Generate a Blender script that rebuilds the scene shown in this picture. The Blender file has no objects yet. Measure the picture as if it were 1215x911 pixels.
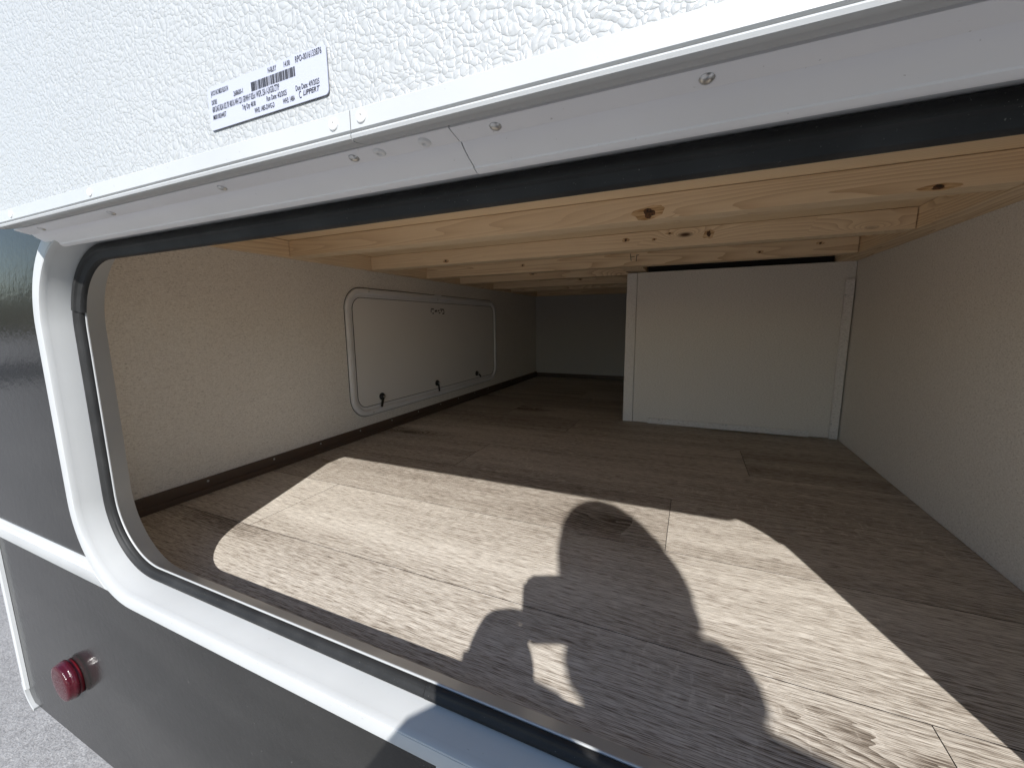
import bpy, bmesh, math, random
from mathutils import Vector, Matrix, Quaternion

random.seed(7)
S = bpy.context.scene
COL = S.collection

# ------------------------------------------------------------------ camera
# world: x to the right along the trailer's outer wall, y into the compartment, z up, floor of the compartment z = 0
CAM_H = 0.335
cam_d = bpy.data.cameras.new('camera'); cam = bpy.data.objects.new('camera', cam_d); COL.objects.link(cam)
right = Vector((0.91464895, 0.40414895, -0.00899566))
down = Vector((0.05248999, -0.14079819, -0.98864588))
fwd = Vector((-0.40082676, 0.90379174, -0.14999469))
m = Matrix((right, -down, -fwd)).transposed()
cam.matrix_world = Matrix.Translation((0, 0, CAM_H)) @ m.to_4x4()
cam_d.sensor_width = 36.0
cam_d.lens = 36.0 * 480.23 / 1215.0
cam_d.clip_start = 0.004
cam_d.clip_end = 1500.0
S.camera = cam

# ------------------------------------------------------------------ light
SUN = Vector((-0.37, 1.0, -0.744)).normalized()          # direction of travel
w = bpy.data.worlds.new('World'); S.world = w; w.use_nodes = True
nt = w.node_tree
sky = nt.nodes.new('ShaderNodeTexSky'); sky.sky_type = 'NISHITA'; sky.sun_disc = False
sky.sun_elevation = math.asin(-SUN.z)
sky.sun_rotation = math.atan2(-SUN.x, -SUN.y)
sky.air_density = 1.0; sky.dust_density = 0.2; sky.ozone_density = 1.5
bg = nt.nodes['Background']; bg.inputs['Strength'].default_value = 0.125
nt.links.new(sky.outputs['Color'], bg.inputs['Color'])
sun_d = bpy.data.lights.new('sun', 'SUN'); sun_d.energy = 4.6; sun_d.angle = math.radians(0.53); sun_d.color = (1.0, 0.975, 0.94)
sun = bpy.data.objects.new('sun', sun_d); COL.objects.link(sun)
sun.rotation_euler = SUN.to_track_quat('-Z', 'Y').to_euler()
sun.location = (2, -6, 5)

S.render.engine = 'CYCLES'
S.cycles.use_denoising = True
S.cycles.use_adaptive_sampling = True; S.cycles.adaptive_threshold = 0.02
S.cycles.max_bounces = 8; S.cycles.diffuse_bounces = 5; S.cycles.glossy_bounces = 4
S.cycles.transmission_bounces = 6
S.cycles.sample_clamp_indirect = 6.0
S.view_settings.view_transform = 'Standard'
S.view_settings.look = 'None'
S.view_settings.exposure = 0.56
S.view_settings.gamma = 1.0

# ------------------------------------------------------------------ node helpers
class NT:
    def __init__(self, name):
        self.m = bpy.data.materials.new(name); self.m.use_nodes = True
        self.t = self.m.node_tree
        self.b = self.t.nodes['Principled BSDF']
    def n(self, typ, **kw):
        nd = self.t.nodes.new(typ)
        for k, v in kw.items(): setattr(nd, k, v)
        return nd
    def l(self, a, b): self.t.links.new(a, b)
    def val(self, sock, v):
        if hasattr(v, 'is_linked') or hasattr(v, 'links'): self.l(v, sock)
        else: sock.default_value = v
    def math(self, op, a, b=None, c=None):
        nd = self.n('ShaderNodeMath', operation=op)
        self.val(nd.inputs[0], a)
        if b is not None: self.val(nd.inputs[1], b)
        if c is not None: self.val(nd.inputs[2], c)
        return nd.outputs[0]
    def coords(self, scale=(1, 1, 1), rand=0.0, src='Object'):
        tc = self.n('ShaderNodeTexCoord')
        out = tc.outputs[src]
        if rand:
            oi = self.n('ShaderNodeObjectInfo')
            mul = self.n('ShaderNodeVectorMath', operation='SCALE')
            cmb = self.n('ShaderNodeCombineXYZ')
            self.l(oi.outputs['Random'], cmb.inputs[0])
            r2 = self.math('FRACT', self.math('MULTIPLY', oi.outputs['Random'], 37.7))
            self.l(r2, cmb.inputs[1])
            self.l(self.math('FRACT', self.math('MULTIPLY', oi.outputs['Random'], 91.3)), cmb.inputs[2])
            self.l(cmb.outputs[0], mul.inputs[0]); mul.inputs['Scale'].default_value = rand
            add = self.n('ShaderNodeVectorMath', operation='ADD')
            self.l(out, add.inputs[0]); self.l(mul.outputs[0], add.inputs[1]); out = add.outputs[0]
        if scale != (1, 1, 1): out = self.scale(out, scale)
        return out
    def scale(self, v, s):
        nd = self.n('ShaderNodeVectorMath', operation='MULTIPLY')
        self.l(v, nd.inputs[0]); nd.inputs[1].default_value = s
        return nd.outputs[0]
    def noise(self, vec, scale=1.0, detail=2.0, rough=0.5, dist=0.0):
        nd = self.n('ShaderNodeTexNoise'); self.l(vec, nd.inputs['Vector'])
        nd.inputs['Scale'].default_value = scale; nd.inputs['Detail'].default_value = detail
        nd.inputs['Roughness'].default_value = rough; nd.inputs['Distortion'].default_value = dist
        return nd.outputs[0]
    def voro(self, vec, scale=1.0, feature='F1', rand=1.0):
        nd = self.n('ShaderNodeTexVoronoi', feature=feature); self.l(vec, nd.inputs['Vector'])
        nd.inputs['Scale'].default_value = scale; nd.inputs['Randomness'].default_value = rand
        return nd
    def ramp(self, fac, stops, interp='LINEAR'):
        nd = self.n('ShaderNodeValToRGB'); self.l(fac, nd.inputs[0])
        cr = nd.color_ramp; cr.interpolation = interp
        while len(cr.elements) > len(stops): cr.elements.remove(cr.elements[-1])
        while len(cr.elements) < len(stops): cr.elements.new(0.5)
        for e, (p, c) in zip(cr.elements, stops):
            e.position = p; e.color = c if len(c) == 4 else (*c, 1)
        return nd.outputs[0]
    def rng(self, v, a, b, c, d):
        nd = self.n('ShaderNodeMapRange'); self.l(v, nd.inputs[0])
        for i, x in enumerate((a, b, c, d)): nd.inputs[i + 1].default_value = x
        return nd.outputs[0]
    def mix(self, fac, a, b, typ='MIX'):
        nd = self.n('ShaderNodeMix', data_type='RGBA', blend_type=typ)
        self.val(nd.inputs[0], fac)
        for s, v in ((nd.inputs[6], a), (nd.inputs[7], b)):
            if isinstance(v, tuple): s.default_value = v if len(v) == 4 else (*v, 1)
            else: self.l(v, s)
        return nd.outputs[2]
    def bump(self, h, strength=0.3, dist=0.001, normal=None):
        nd = self.n('ShaderNodeBump'); self.l(h, nd.inputs['Height'])
        nd.inputs['Strength'].default_value = strength; nd.inputs['Distance'].default_value = dist
        if normal is not None: self.l(normal, nd.inputs['Normal'])
        self.l(nd.outputs[0], self.b.inputs['Normal'])
        return nd.outputs[0]
    def set(self, **kw):
        names = dict(color='Base Color', rough='Roughness', metal='Metallic', spec='Specular IOR Level',
                     coat='Coat Weight', coat_rough='Coat Roughness', trans='Transmission Weight', ior='IOR',
                     sheen='Sheen Weight', sss='Subsurface Weight')
        for k, v in kw.items():
            s = self.b.inputs[names[k]]
            if isinstance(v, tuple): s.default_value = (*v, 1) if len(v) == 3 else v
            else: self.val(s, v)
        return self.m

MAT = {}
def simple(name, color, rough=0.5, **kw):
    t = NT(name); MAT[name] = t.set(color=color, rough=rough, **kw); return MAT[name]

# --- white coated aluminium trim: faint waviness, dust specks
def mk_white(name, base, rough):
    t = NT(name)
    c = t.coords()
    n1 = t.noise(c, 14, 3); sp = t.noise(c, 420, 2)
    spk = t.ramp(sp, [(0.0, (0, 0, 0)), (0.735, (0, 0, 0)), (0.78, (1, 1, 1))])
    col = t.mix(t.rng(n1, 0.3, 0.7, 0, 1), tuple(x * 0.94 for x in base), base)
    col = t.mix(t.math('MULTIPLY', spk, 0.45), col, (0.20, 0.18, 0.16))
    t.set(color=col, rough=t.rng(n1, 0.3, 0.7, rough - 0.07, rough + 0.1))
    t.bump(t.noise(c, 55, 2), 0.06, 0.001)
    MAT[name] = t.m
mk_white('white_trim', (0.465, 0.474, 0.473), 0.38)
mk_white('white_trim_shaded', (0.79, 0.79, 0.80), 0.42)  # lighter copy of the trim white, brightens the shaded hinge and inner door frame
mk_white('white_panel', (0.51, 0.52, 0.525), 0.30)

# --- pebbled fibreglass of the hatch door
t = NT('pebbled_fibreglass')
c = t.coords()
wob = t.n('ShaderNodeTexNoise'); t.l(c, wob.inputs['Vector']); wob.inputs['Scale'].default_value = 90; wob.inputs['Detail'].default_value = 2
off = t.n('ShaderNodeVectorMath', operation='MULTIPLY_ADD'); t.l(wob.outputs['Color'], off.inputs[0]); off.inputs[1].default_value = (0.009, 0.009, 0.009); t.l(c, off.inputs[2])
v1 = t.voro(off.outputs[0], 330, 'SMOOTH_F1'); v1.inputs['Smoothness'].default_value = 0.25
v2 = t.voro(off.outputs[0], 330, 'DISTANCE_TO_EDGE')
crease = t.rng(v2.outputs['Distance'], 0.0, 0.16, 0, 1)
dome = t.math('SUBTRACT', 1.0, t.math('MULTIPLY', t.math('POWER', v1.outputs['Distance'], 1.6), 1.5))
h = t.math('ADD', t.math('MULTIPLY', dome, 0.75), t.math('MULTIPLY', crease, 0.25))
h = t.math('ADD', h, t.math('MULTIPLY', t.noise(c, 170, 3), 0.8))
t.set(color=t.mix(t.noise(c, 6, 2), (0.40, 0.409, 0.408), (0.435, 0.443, 0.44)), rough=0.34)
t.bump(h, 0.55, 0.0011)
MAT['pebbled'] = t.m

# --- black rubber
t = NT('rubber')
c = t.coords()
n1 = t.noise(c, 700, 2); n2 = t.noise(c, 30, 3)
dust = t.ramp(t.noise(c, 900, 1), [(0, (0, 0, 0)), (0.74, (0, 0, 0)), (0.80, (1, 1, 1))])
col = t.mix(t.rng(n2, 0.3, 0.75, 0, 1), (0.012, 0.012, 0.012), (0.026, 0.026, 0.026))
col = t.mix(t.math('MULTIPLY', dust, 0.4), col, (0.25, 0.24, 0.22))
t.set(color=col, rough=0.58, spec=0.3); t.bump(n1, 0.25, 0.0004)
MAT['rubber'] = t.m

# --- dark grey glossy fibreglass wall (gelcoat with orange peel, dusty)
t = NT('dark_gelcoat')
c = t.coords()
n1 = t.noise(c, 5, 3); peel = t.noise(c, 130, 2); peel2 = t.noise(c, 420, 1)
dst = t.ramp(t.noise(c, 260, 2), [(0, (0, 0, 0)), (0.72, (0, 0, 0)), (0.79, (1, 1, 1))])
sm = t.rng(t.noise(t.scale(c, (3, 3, 11)), 1.0, 5, 0.6), 0.45, 0.75, 0, 1)
col = t.mix(n1, (0.016, 0.016, 0.0155), (0.021, 0.0205, 0.0195))
col = t.mix(t.math('MULTIPLY', sm, 0.22), col, (0.07, 0.067, 0.064))
col = t.mix(t.math('MULTIPLY', dst, 0.35), col, (0.30, 0.29, 0.27))
t.set(color=col, rough=0.14, spec=0.22)
t.bump(t.math('ADD', peel, t.math('MULTIPLY', peel2, 0.3)), 0.13, 0.0012)
MAT['dark_gelcoat'] = t.m

# --- grey oak vinyl planks
t = NT('oak_plank')
c = t.coords(rand=9.0)
warp = t.n('ShaderNodeTexNoise'); t.l(t.scale(c, (9, 30, 1)), warp.inputs['Vector']); warp.inputs['Scale'].default_value = 1; warp.inputs['Detail'].default_value = 3
wv = t.n('ShaderNodeVectorMath', operation='MULTIPLY_ADD'); t.l(warp.outputs['Color'], wv.inputs[0]); wv.inputs[1].default_value = (0.016, 0.006, 0); t.l(c, wv.inputs[2])
cw = wv.outputs[0]
kn = t.voro(t.scale(cw, (2.3, 7.5, 0)), 1.0, 'F1', 0.95)                     # growth centres
kd = kn.outputs['Distance']
ksep = t.n('ShaderNodeSeparateColor'); t.l(kn.outputs['Color'], ksep.inputs[0])
kon = t.math('GREATER_THAN', ksep.outputs[0], 0.5)
kfall = t.math('MULTIPLY', t.math('POWER', 2.718, t.math('MULTIPLY', kd, -5.0)), kon)
xyz = t.n('ShaderNodeSeparateXYZ'); t.l(cw, xyz.inputs[0])
flow = t.noise(t.scale(cw, (0.9, 7, 0)), 1.0, 2, 0.45)
ripple = t.noise(t.scale(cw, (14, 70, 0)), 1.0, 2, 0.5)
phase = t.math('ADD', t.math('MULTIPLY', xyz.outputs[1], 150.0), t.math('MULTIPLY', flow, 20.0))     # lines run along the plank ...
phase = t.math('ADD', phase, t.math('MULTIPLY', kfall, 13.0))                                           # ... and bend round the knots
phase = t.math('ADD', phase, t.math('MULTIPLY', ripple, 1.3))
ring = t.math('POWER', t.math('FRACT', phase), 1.8)
near = t.rng(kd, 0.12, 0.50, 1, 0)
ringamt = t.math('ADD', t.math('MULTIPLY', t.math('MULTIPLY', near, kon), 1.0), t.rng(t.noise(t.scale(cw, (1.8, 8, 0)), 1.0, 2), 0.40, 0.65, 0.10, 0.75))
ring = t.math('MULTIPLY', ring, t.math('MINIMUM', ringamt, 1.0))
dash = t.noise(t.scale(cw, (55, 1400, 0)), 1.0, 2, 0.6)                       # long thin pores
dash2 = t.noise(t.scale(cw, (11, 420, 0)), 1.0, 2, 0.6)
tone = t.noise(t.scale(cw, (1.1, 20, 0)), 1.0, 2, 0.55)
fleck = t.math('MULTIPLY', t.rng(t.noise(t.scale(cw, (150, 48, 0)), 1.0, 1), 0.60, 0.68, 0, 1), t.rng(t.noise(t.scale(c, (2.6, 7, 0)), 1.0, 1), 0.54, 0.62, 0, 1))
pores = t.rng(dash, 0.56, 0.40, 0, 1)
pores2 = t.rng(dash2, 0.54, 0.38, 0, 1)
v = t.math('SUBTRACT', 0.93, t.math('MULTIPLY', ring, 0.30))
v = t.math('SUBTRACT', v, t.math('MULTIPLY', pores, 0.44))
v = t.math('SUBTRACT', v, t.math('MULTIPLY', pores2, 0.20))
v = t.math('SUBTRACT', v, t.math('MULTIPLY', t.math('MULTIPLY', ring, t.math('MULTIPLY', near, kon)), 0.30))
v = t.math('ADD', v, t.math('MULTIPLY', t.math('SUBTRACT', tone, 0.5), 0.48))
v = t.math('ADD', v, t.math('MULTIPLY', fleck, 0.13))
v = t.math('SUBTRACT', v, t.math('MULTIPLY', t.math('MULTIPLY', t.rng(kd, 0.05, 0.34, 1, 0), kon), 0.24))
kon2 = t.math('GREATER_THAN', ksep.outputs[0], 0.66)
v = t.math('SUBTRACT', v, t.math('MULTIPLY', t.math('MULTIPLY', t.rng(kd, 0.0, 0.11, 1, 0), kon2), 0.55))
oi = t.n('ShaderNodeObjectInfo')
v = t.math('ADD', v, t.math('MULTIPLY', t.math('SUBTRACT', oi.outputs['Random'], 0.5), 0.22))
col = t.ramp(v, [(0.0, (0.085, 0.066, 0.050)), (0.35, (0.20, 0.165, 0.131)), (0.66, (0.44, 0.39, 0.33)), (1.0, (0.68, 0.63, 0.555))])
t.set(color=col, rough=t.rng(v, 0, 1, 0.70, 0.55), spec=0.22)
t.bump(v, 0.35, 0.0007)
MAT['oak'] = t.m

# --- pine (length along local x); knots sparse
def mk_pine(name, light, dark):
    t = NT(name)
    c = t.coords(rand=11.0)
    warp = t.n('ShaderNodeTexNoise'); t.l(t.scale(c, (3, 14, 14)), warp.inputs['Vector']); warp.inputs['Scale'].default_value = 1
    wv = t.n('ShaderNodeVectorMath', operation='MULTIPLY_ADD'); t.l(warp.outputs['Color'], wv.inputs[0]); wv.inputs[1].default_value = (0.0, 0.012, 0.012); t.l(c, wv.inputs[2])
    cw = wv.outputs[0]
    kn = t.voro(t.scale(cw, (5.5, 0, 17)), 1.0, 'F1', 1.0); kd = kn.outputs['Distance']
    sep = t.n('ShaderNodeSeparateColor'); t.l(kn.outputs['Color'], sep.inputs[0])
    on = t.math('GREATER_THAN', sep.outputs[1], 0.74)
    kf = t.math('MULTIPLY', t.math('POWER', 2.718, t.math('MULTIPLY', kd, -6.0)), on)
    field = t.math('ADD', t.noise(t.scale(cw, (0.35, 10, 10)), 1.0, 2, 0.4), t.math('MULTIPLY', kf, 0.22))
    field = t.math('ADD', field, t.math('MULTIPLY', t.noise(t.scale(cw, (3, 60, 60)), 1.0, 2), 0.02))
    ph = t.math('FRACT', t.math('MULTIPLY', field, 46.0))
    ring = t.math('MULTIPLY', t.math('POWER', ph, 2.2), t.rng(t.noise(t.scale(cw, (1.2, 9, 9)), 1.0, 2), 0.35, 0.65, 0.25, 1.0))
    fib = t.noise(t.scale(cw, (9, 420, 420)), 1.0, 3, 0.6)
    blot = t.noise(t.scale(c, (4, 9, 9)), 1.0, 3)
    v = t.math('ADD', t.math('MULTIPLY', ring, 0.80), t.math('MULTIPLY', t.math('SUBTRACT', fib, 0.5), 0.35))
    v = t.math('ADD', v, t.math('MULTIPLY', t.math('SUBTRACT', blot, 0.45), 0.4))
    col = t.mix(t.rng(v, -0.1, 0.9, 0, 1), light, dark)
    kc = t.math('MULTIPLY', t.rng(kd, 0.04, 0.10, 1, 0), on)
    col = t.mix(t.math('MULTIPLY', kc, 0.9), col, (0.13, 0.055, 0.02))
    kk = t.math('MULTIPLY', t.rng(kd, 0.02, 0.06, 1, 0), on)
    col = t.mix(t.math('MULTIPLY', kk, 0.75), col, (0.025, 0.012, 0.007))
    t.set(color=col, rough=0.62, spec=0.3)
    t.bump(t.math('ADD', fib, t.math('MULTIPLY', ring, 0.6)), 0.25, 0.0006)
    MAT[name] = t.m
mk_pine('pine', (0.90, 0.725, 0.51), (0.50, 0.31, 0.155))
mk_pine('pine_pale', (0.90, 0.73, 0.51), (0.76, 0.56, 0.35))

# --- linen-print wallboard
def mk_linen(name, a, b):
    t = NT(name)
    c = t.coords()
    n1 = t.noise(t.scale(c, (230, 230, 950)), 1.0, 2, 0.6)
    n2 = t.noise(t.scale(c, (850, 850, 230)), 1.0, 2, 0.6)
    n3 = t.noise(c, 9, 3)
    v = t.math('ADD', t.math('MULTIPLY', n1, 0.6), t.math('MULTIPLY', n2, 0.4))
    dash = t.ramp(n1, [(0, (1, 1, 1)), (0.31, (1, 1, 1)), (0.37, (0, 0, 0))])
    col = t.mix(t.rng(v, 0.36, 0.64, 0, 1), a, b)
    col = t.mix(t.math('MULTIPLY', dash, 0.55), col, tuple(x * 0.45 for x in a))
    col = t.mix(t.math('MULTIPLY', n3, 0.12), col, tuple(x * 0.8 for x in a))
    t.set(color=col, rough=0.6, spec=0.3)
    t.bump(v, 0.22, 0.0005)
    MAT[name] = t.m
mk_linen('linen', (0.68, 0.635, 0.575), (0.92, 0.885, 0.83))
mk_linen('linen_pale', (0.70, 0.665, 0.625), (0.94, 0.91, 0.875))
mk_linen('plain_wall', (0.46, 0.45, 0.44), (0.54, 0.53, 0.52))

# --- pavement
t = NT('pavement')
c = t.coords()
g = t.noise(c, 240, 3, 0.7); g2 = t.noise(c, 70, 2); big = t.noise(c, 0.7, 4)
v = t.math('ADD', t.math('MULTIPLY', g, 0.7), t.math('MULTIPLY', g2, 0.3))
col = t.ramp(v, [(0.25, (0.13, 0.123, 0.117)), (0.5, (0.33, 0.313, 0.298)), (0.72, (0.52, 0.50, 0.48))])
col = t.mix(t.math('MULTIPLY', big, 0.3), col, (0.24, 0.235, 0.23))
t.set(color=col, rough=0.9, spec=0.2); t.bump(v, 0.8, 0.004)
MAT['pavement'] = t.m
t = NT('asphalt')
c = t.coords()
t.set(color=t.mix(t.noise(c, 60, 3), (0.022, 0.023, 0.026), (0.05, 0.05, 0.055)), rough=0.85)
MAT['asphalt'] = t.m

# --- small stuff
simple('screw_zinc', (0.55, 0.55, 0.54), 0.33, metal=1.0)
simple('screw_white', (0.72, 0.72, 0.71), 0.35)
simple('black_plastic', (0.012, 0.012, 0.012), 0.35)
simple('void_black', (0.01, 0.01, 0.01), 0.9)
simple('plank_edge', (0.03, 0.024, 0.02), 0.8)
simple('ink', (0.025, 0.025, 0.03), 0.6)
simple('ink_pale', (0.10, 0.10, 0.12), 0.6)
simple('sticker_paper', (0.44, 0.455, 0.535), 0.38)
t = NT('door_skin'); c = t.coords()
t.set(color=t.mix(t.noise(c, 5, 3), (0.78, 0.765, 0.745), (0.84, 0.825, 0.80)), rough=0.42); t.bump(t.noise(c, 260, 2), 0.08, 0.0006)
MAT['door_skin'] = t.m
t = NT('dark_baseboard'); c = t.coords()
t.set(color=t.mix(t.noise(t.scale(c, (4, 4, 60)), 1, 3), (0.075, 0.048, 0.032), (0.115, 0.078, 0.055)), rough=0.5)
MAT['dark_baseboard'] = t.m
t = NT('red_lens')
c = t.coords()
t.set(color=(0.11, 0.007, 0.018), rough=t.rng(t.noise(c, 200, 2), 0.3, 0.7, 0.08, 0.28), trans=0.55, ior=1.49)
wv = t.n('ShaderNodeTexWave'); t.l(c, wv.inputs['Vector']); wv.inputs['Scale'].default_value = 160; wv.inputs['Distortion'].default_value = 2
t.bump(wv.outputs['Fac'], 0.25, 0.0006)
MAT['red_lens'] = t.m
simple('lamp_base', (0.16, 0.008, 0.015), 0.3)
simple('skin', (0.52, 0.31, 0.22), 0.5, sss=0.05)
simple('hair', (0.03, 0.02, 0.014), 0.6)
t = NT('jacket'); c = t.coords()
t.set(color=t.mix(t.noise(c, 60, 3), (0.020, 0.024, 0.034), (0.035, 0.040, 0.055)), rough=0.8); t.bump(t.noise(c, 25, 3), 0.4, 0.01)
MAT['jacket'] = t.m
simple('denim', (0.05, 0.07, 0.12), 0.85)
simple('shoe', (0.03, 0.028, 0.026), 0.6)
simple('eye', (0.75, 0.75, 0.74), 0.2)
t = NT('foliage'); c = t.coords()
t.set(color=t.mix(t.noise(c, 0.9, 4), (0.035, 0.055, 0.025), (0.09, 0.115, 0.055)), rough=0.8)
MAT['foliage'] = t.m

# ------------------------------------------------------------------ mesh helpers
def obj(name, verts, faces, mat, parent=None, smooth=False, loc=None):
    me = bpy.data.meshes.new(name); me.from_pydata([tuple(v) for v in verts], [], faces); me.validate(); me.update()
    return obj_me(name, me, mat, parent, smooth, loc)
def obj_me(name, me, mat, parent=None, smooth=False, loc=None):
    if mat is not None: me.materials.append(MAT[mat] if isinstance(mat, str) else mat)
    if smooth:
        for p in me.polygons: p.use_smooth = True
    o = bpy.data.objects.new(name, me); COL.objects.link(o)
    if loc is not None: o.location = loc
    if parent is not None: o.parent = parent
    return o
def from_bm(name, bm, mat, parent=None, smooth=False, loc=None):
    bmesh.ops.recalc_face_normals(bm, faces=bm.faces)
    me = bpy.data.meshes.new(name); bm.to_mesh(me); bm.free()
    return obj_me(name, me, mat, parent, smooth, loc)
def box_bm(lo, hi, bevel=0.0, seg=2, bm=None):
    own = bm is None
    b = bmesh.new()
    bmesh.ops.create_cube(b, size=1.0)
    c = [(a + d) / 2 for a, d in zip(lo, hi)]; s = [d - a for a, d in zip(lo, hi)]
    for v in b.verts: v.co = Vector((c[0] + v.co.x * s[0], c[1] + v.co.y * s[1], c[2] + v.co.z * s[2]))
    if bevel: bmesh.ops.bevel(b, geom=list(b.edges), offset=bevel, segments=seg, affect='EDGES', profile=0.6)
    return b
def box(name, lo, hi, mat, parent=None, bevel=0.0, local=False):
    """box in world coordinates; local=True puts the object's origin at the box centre"""
    if local:
        c = [(a + d) / 2 for a, d in zip(lo, hi)]
        lo = [a - q for a, q in zip(lo, c)]; hi = [d - q for d, q in zip(hi, c)]
        return from_bm(name, box_bm(lo, hi, bevel), mat, parent, loc=c)
    return from_bm(name, box_bm(lo, hi, bevel), mat, parent)
def empty(name, loc=(0, 0, 0)):
    o = bpy.data.objects.new(name, None); COL.objects.link(o); o.location = loc; o.empty_display_size = 0.05
    return o
def tag(o, label=None, cat=None, group=None, kind=None):
    if label: o['label'] = label
    if cat: o['category'] = cat
    if group: o['group'] = group
    o['kind'] = kind or 'thing'
    if 'kind' in o and o['kind'] == 'thing' and not cat: del o['kind']
    return o
def reparent(o, par):
    """give o the parent without moving it (parents here have no rotation or scale)"""
    o.parent = par; o.location = Vector(o.location) - Vector(par.location)
    return o

def rrect(x0, x1, z0, z1, r, n=14):
    """rounded rectangle, counter-clockwise in (x, z); list of (x, z, nx, nz)"""
    pts = []
    for cx, cz, a0 in ((x1 - r, z0 + r, -90), (x1 - r, z1 - r, 0), (x0 + r, z1 - r, 90), (x0 + r, z0 + r, 180)):
        for i in range(n + 1):
            a = math.radians(a0 + 90.0 * i / n)
            pts.append((cx + r * math.cos(a), cz + r * math.sin(a), math.cos(a), math.sin(a)))
    return pts
def sweep(name, path, prof, mat, parent, axis='y', closed_path=True, closed_prof=False, smooth=True, cap=False):
    """sweep profile points (t outward, depth) along a rounded rectangle path. axis 'y': opening in the xz plane; axis 'x': in the yz plane"""
    V = []; F = []
    np_, nq = len(path), len(prof)
    for (a, b, na, nb) in path:
        for (tt, d) in prof:
            p, q = a + na * tt, b + nb * tt
            V.append((p, d, q) if axis == 'y' else (d, p, q))
    rows = np_ if closed_path else np_ - 1
    cols = nq if closed_prof else nq - 1
    for i in range(rows):
        for j in range(cols):
            i2, j2 = (i + 1) % np_, (j + 1) % nq
            F.append((i * nq + j, i2 * nq + j, i2 * nq + j2, i * nq + j2))
    if cap and not closed_path and closed_prof:
        F.append(tuple(range(nq))); F.append(tuple((np_ - 1) * nq + j for j in reversed(range(nq))))
    me = bpy.data.meshes.new(name); me.from_pydata(V, [], F); me.update()
    bm = bmesh.new(); bm.from_mesh(me); bmesh.ops.recalc_face_normals(bm, faces=bm.faces); bm.to_mesh(me); bm.free()
    o = obj_me(name, me, mat, parent, smooth)
    if smooth:
        md = o.modifiers.new('edges', 'EDGE_SPLIT'); md.split_angle = math.radians(38)
    return o
def extrude_x(name, prof, x0, x1, mat, parent, nx=1, smooth=True):
    """closed (y, z) profile extruded along x, with caps"""
    n = len(prof); V = []; F = []
    for i in range(nx + 1):
        x = x0 + (x1 - x0) * i / nx
        for (y, z) in prof: V.append((x, y, z))
    for i in range(nx):
        for j in range(n):
            k = (j + 1) % n
            F.append((i * n + j, (i + 1) * n + j, (i + 1) * n + k, i * n + k))
    F.append(tuple(range(n))); F.append(tuple(nx * n + j for j in reversed(range(n))))
    me = bpy.data.meshes.new(name); me.from_pydata(V, [], F); me.update()
    bm = bmesh.new(); bm.from_mesh(me); bmesh.ops.recalc_face_normals(bm, faces=bm.faces); bm.to_mesh(me); bm.free()
    o = obj_me(name, me, mat, parent, smooth)
    if smooth:
        md = o.modifiers.new('edges', 'EDGE_SPLIT'); md.split_angle = math.radians(35)
    return o
def lathe_me(prof, n=18):
    """(radius, height) profile turned about local z"""
    V = []; F = []
    for (r, h) in prof:
        for i in range(n):
            a = 2 * math.pi * i / n; V.append((r * math.cos(a), r * math.sin(a), h))
    for j in range(len(prof) - 1):
        for i in range(n):
            k = (i + 1) % n
            F.append((j * n + i, j * n + k, (j + 1) * n + k, (j + 1) * n + i))
    F.append(tuple((len(prof) - 1) * n + i for i in range(n)))
    F.append(tuple(reversed(range(n))))
    me = bpy.data.meshes.new('turned'); me.from_pydata(V, [], F); me.update()
    for p in me.polygons: p.use_smooth = True
    return me
def place(name, me, loc, direction, parent, roll=0.0):
    o = bpy.data.objects.new(name, me); COL.objects.link(o)
    o.rotation_mode = 'QUATERNION'
    o.rotation_quaternion = Vector(direction).to_track_quat('Z', 'Y') @ Quaternion((0, 0, 1), roll)
    o.location = Vector(loc) - (Vector(parent.location) if parent else Vector())
    if parent: o.parent = parent
    return o

# screw meshes, shared
rivet_me = lathe_me([(0.0030, -0.0002), (0.0030, 0.0003), (0.0026, 0.0008), (0.0016, 0.0010), (0.0011, 0.0009), (0.0009, 0.0003), (0.0003, 0.0002)], 16); rivet_me.materials.append(MAT['screw_white'])
pan_me = lathe_me([(0.0031, -0.0002), (0.0030, 0.0006), (0.0024, 0.0014), (0.0013, 0.0018), (0.0005, 0.0019)], 16); pan_me.materials.append(MAT['screw_zinc'])
panw_me = lathe_me([(0.0036, -0.0002), (0.0035, 0.0006), (0.0028, 0.0014), (0.0013, 0.0018), (0.0010, 0.0010), (0.0004, 0.0009)], 16); panw_me.materials.append(MAT['screw_white'])
tiny_me = lathe_me([(0.0024, -0.0002), (0.0023, 0.0005), (0.0016, 0.0011), (0.0006, 0.0012)], 12); tiny_me.materials.append(MAT['screw_zinc'])

# ------------------------------------------------------------------ ground and what the dark wall mirrors
GZ = -0.62
tag(obj('ground', [(-400, -400, GZ), (400, -400, GZ), (400, 400, GZ), (-400, 400, GZ)], [(0, 1, 2, 3)], 'pavement'), kind='structure')
tag(obj('asphalt_road', [(-17, -120, GZ + 0.004), (-10.8, -120, GZ + 0.004), (-10.8, 120, GZ + 0.004), (-17, 120, GZ + 0.004)], [(0, 1, 2, 3)], 'asphalt'), kind='structure')
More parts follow.
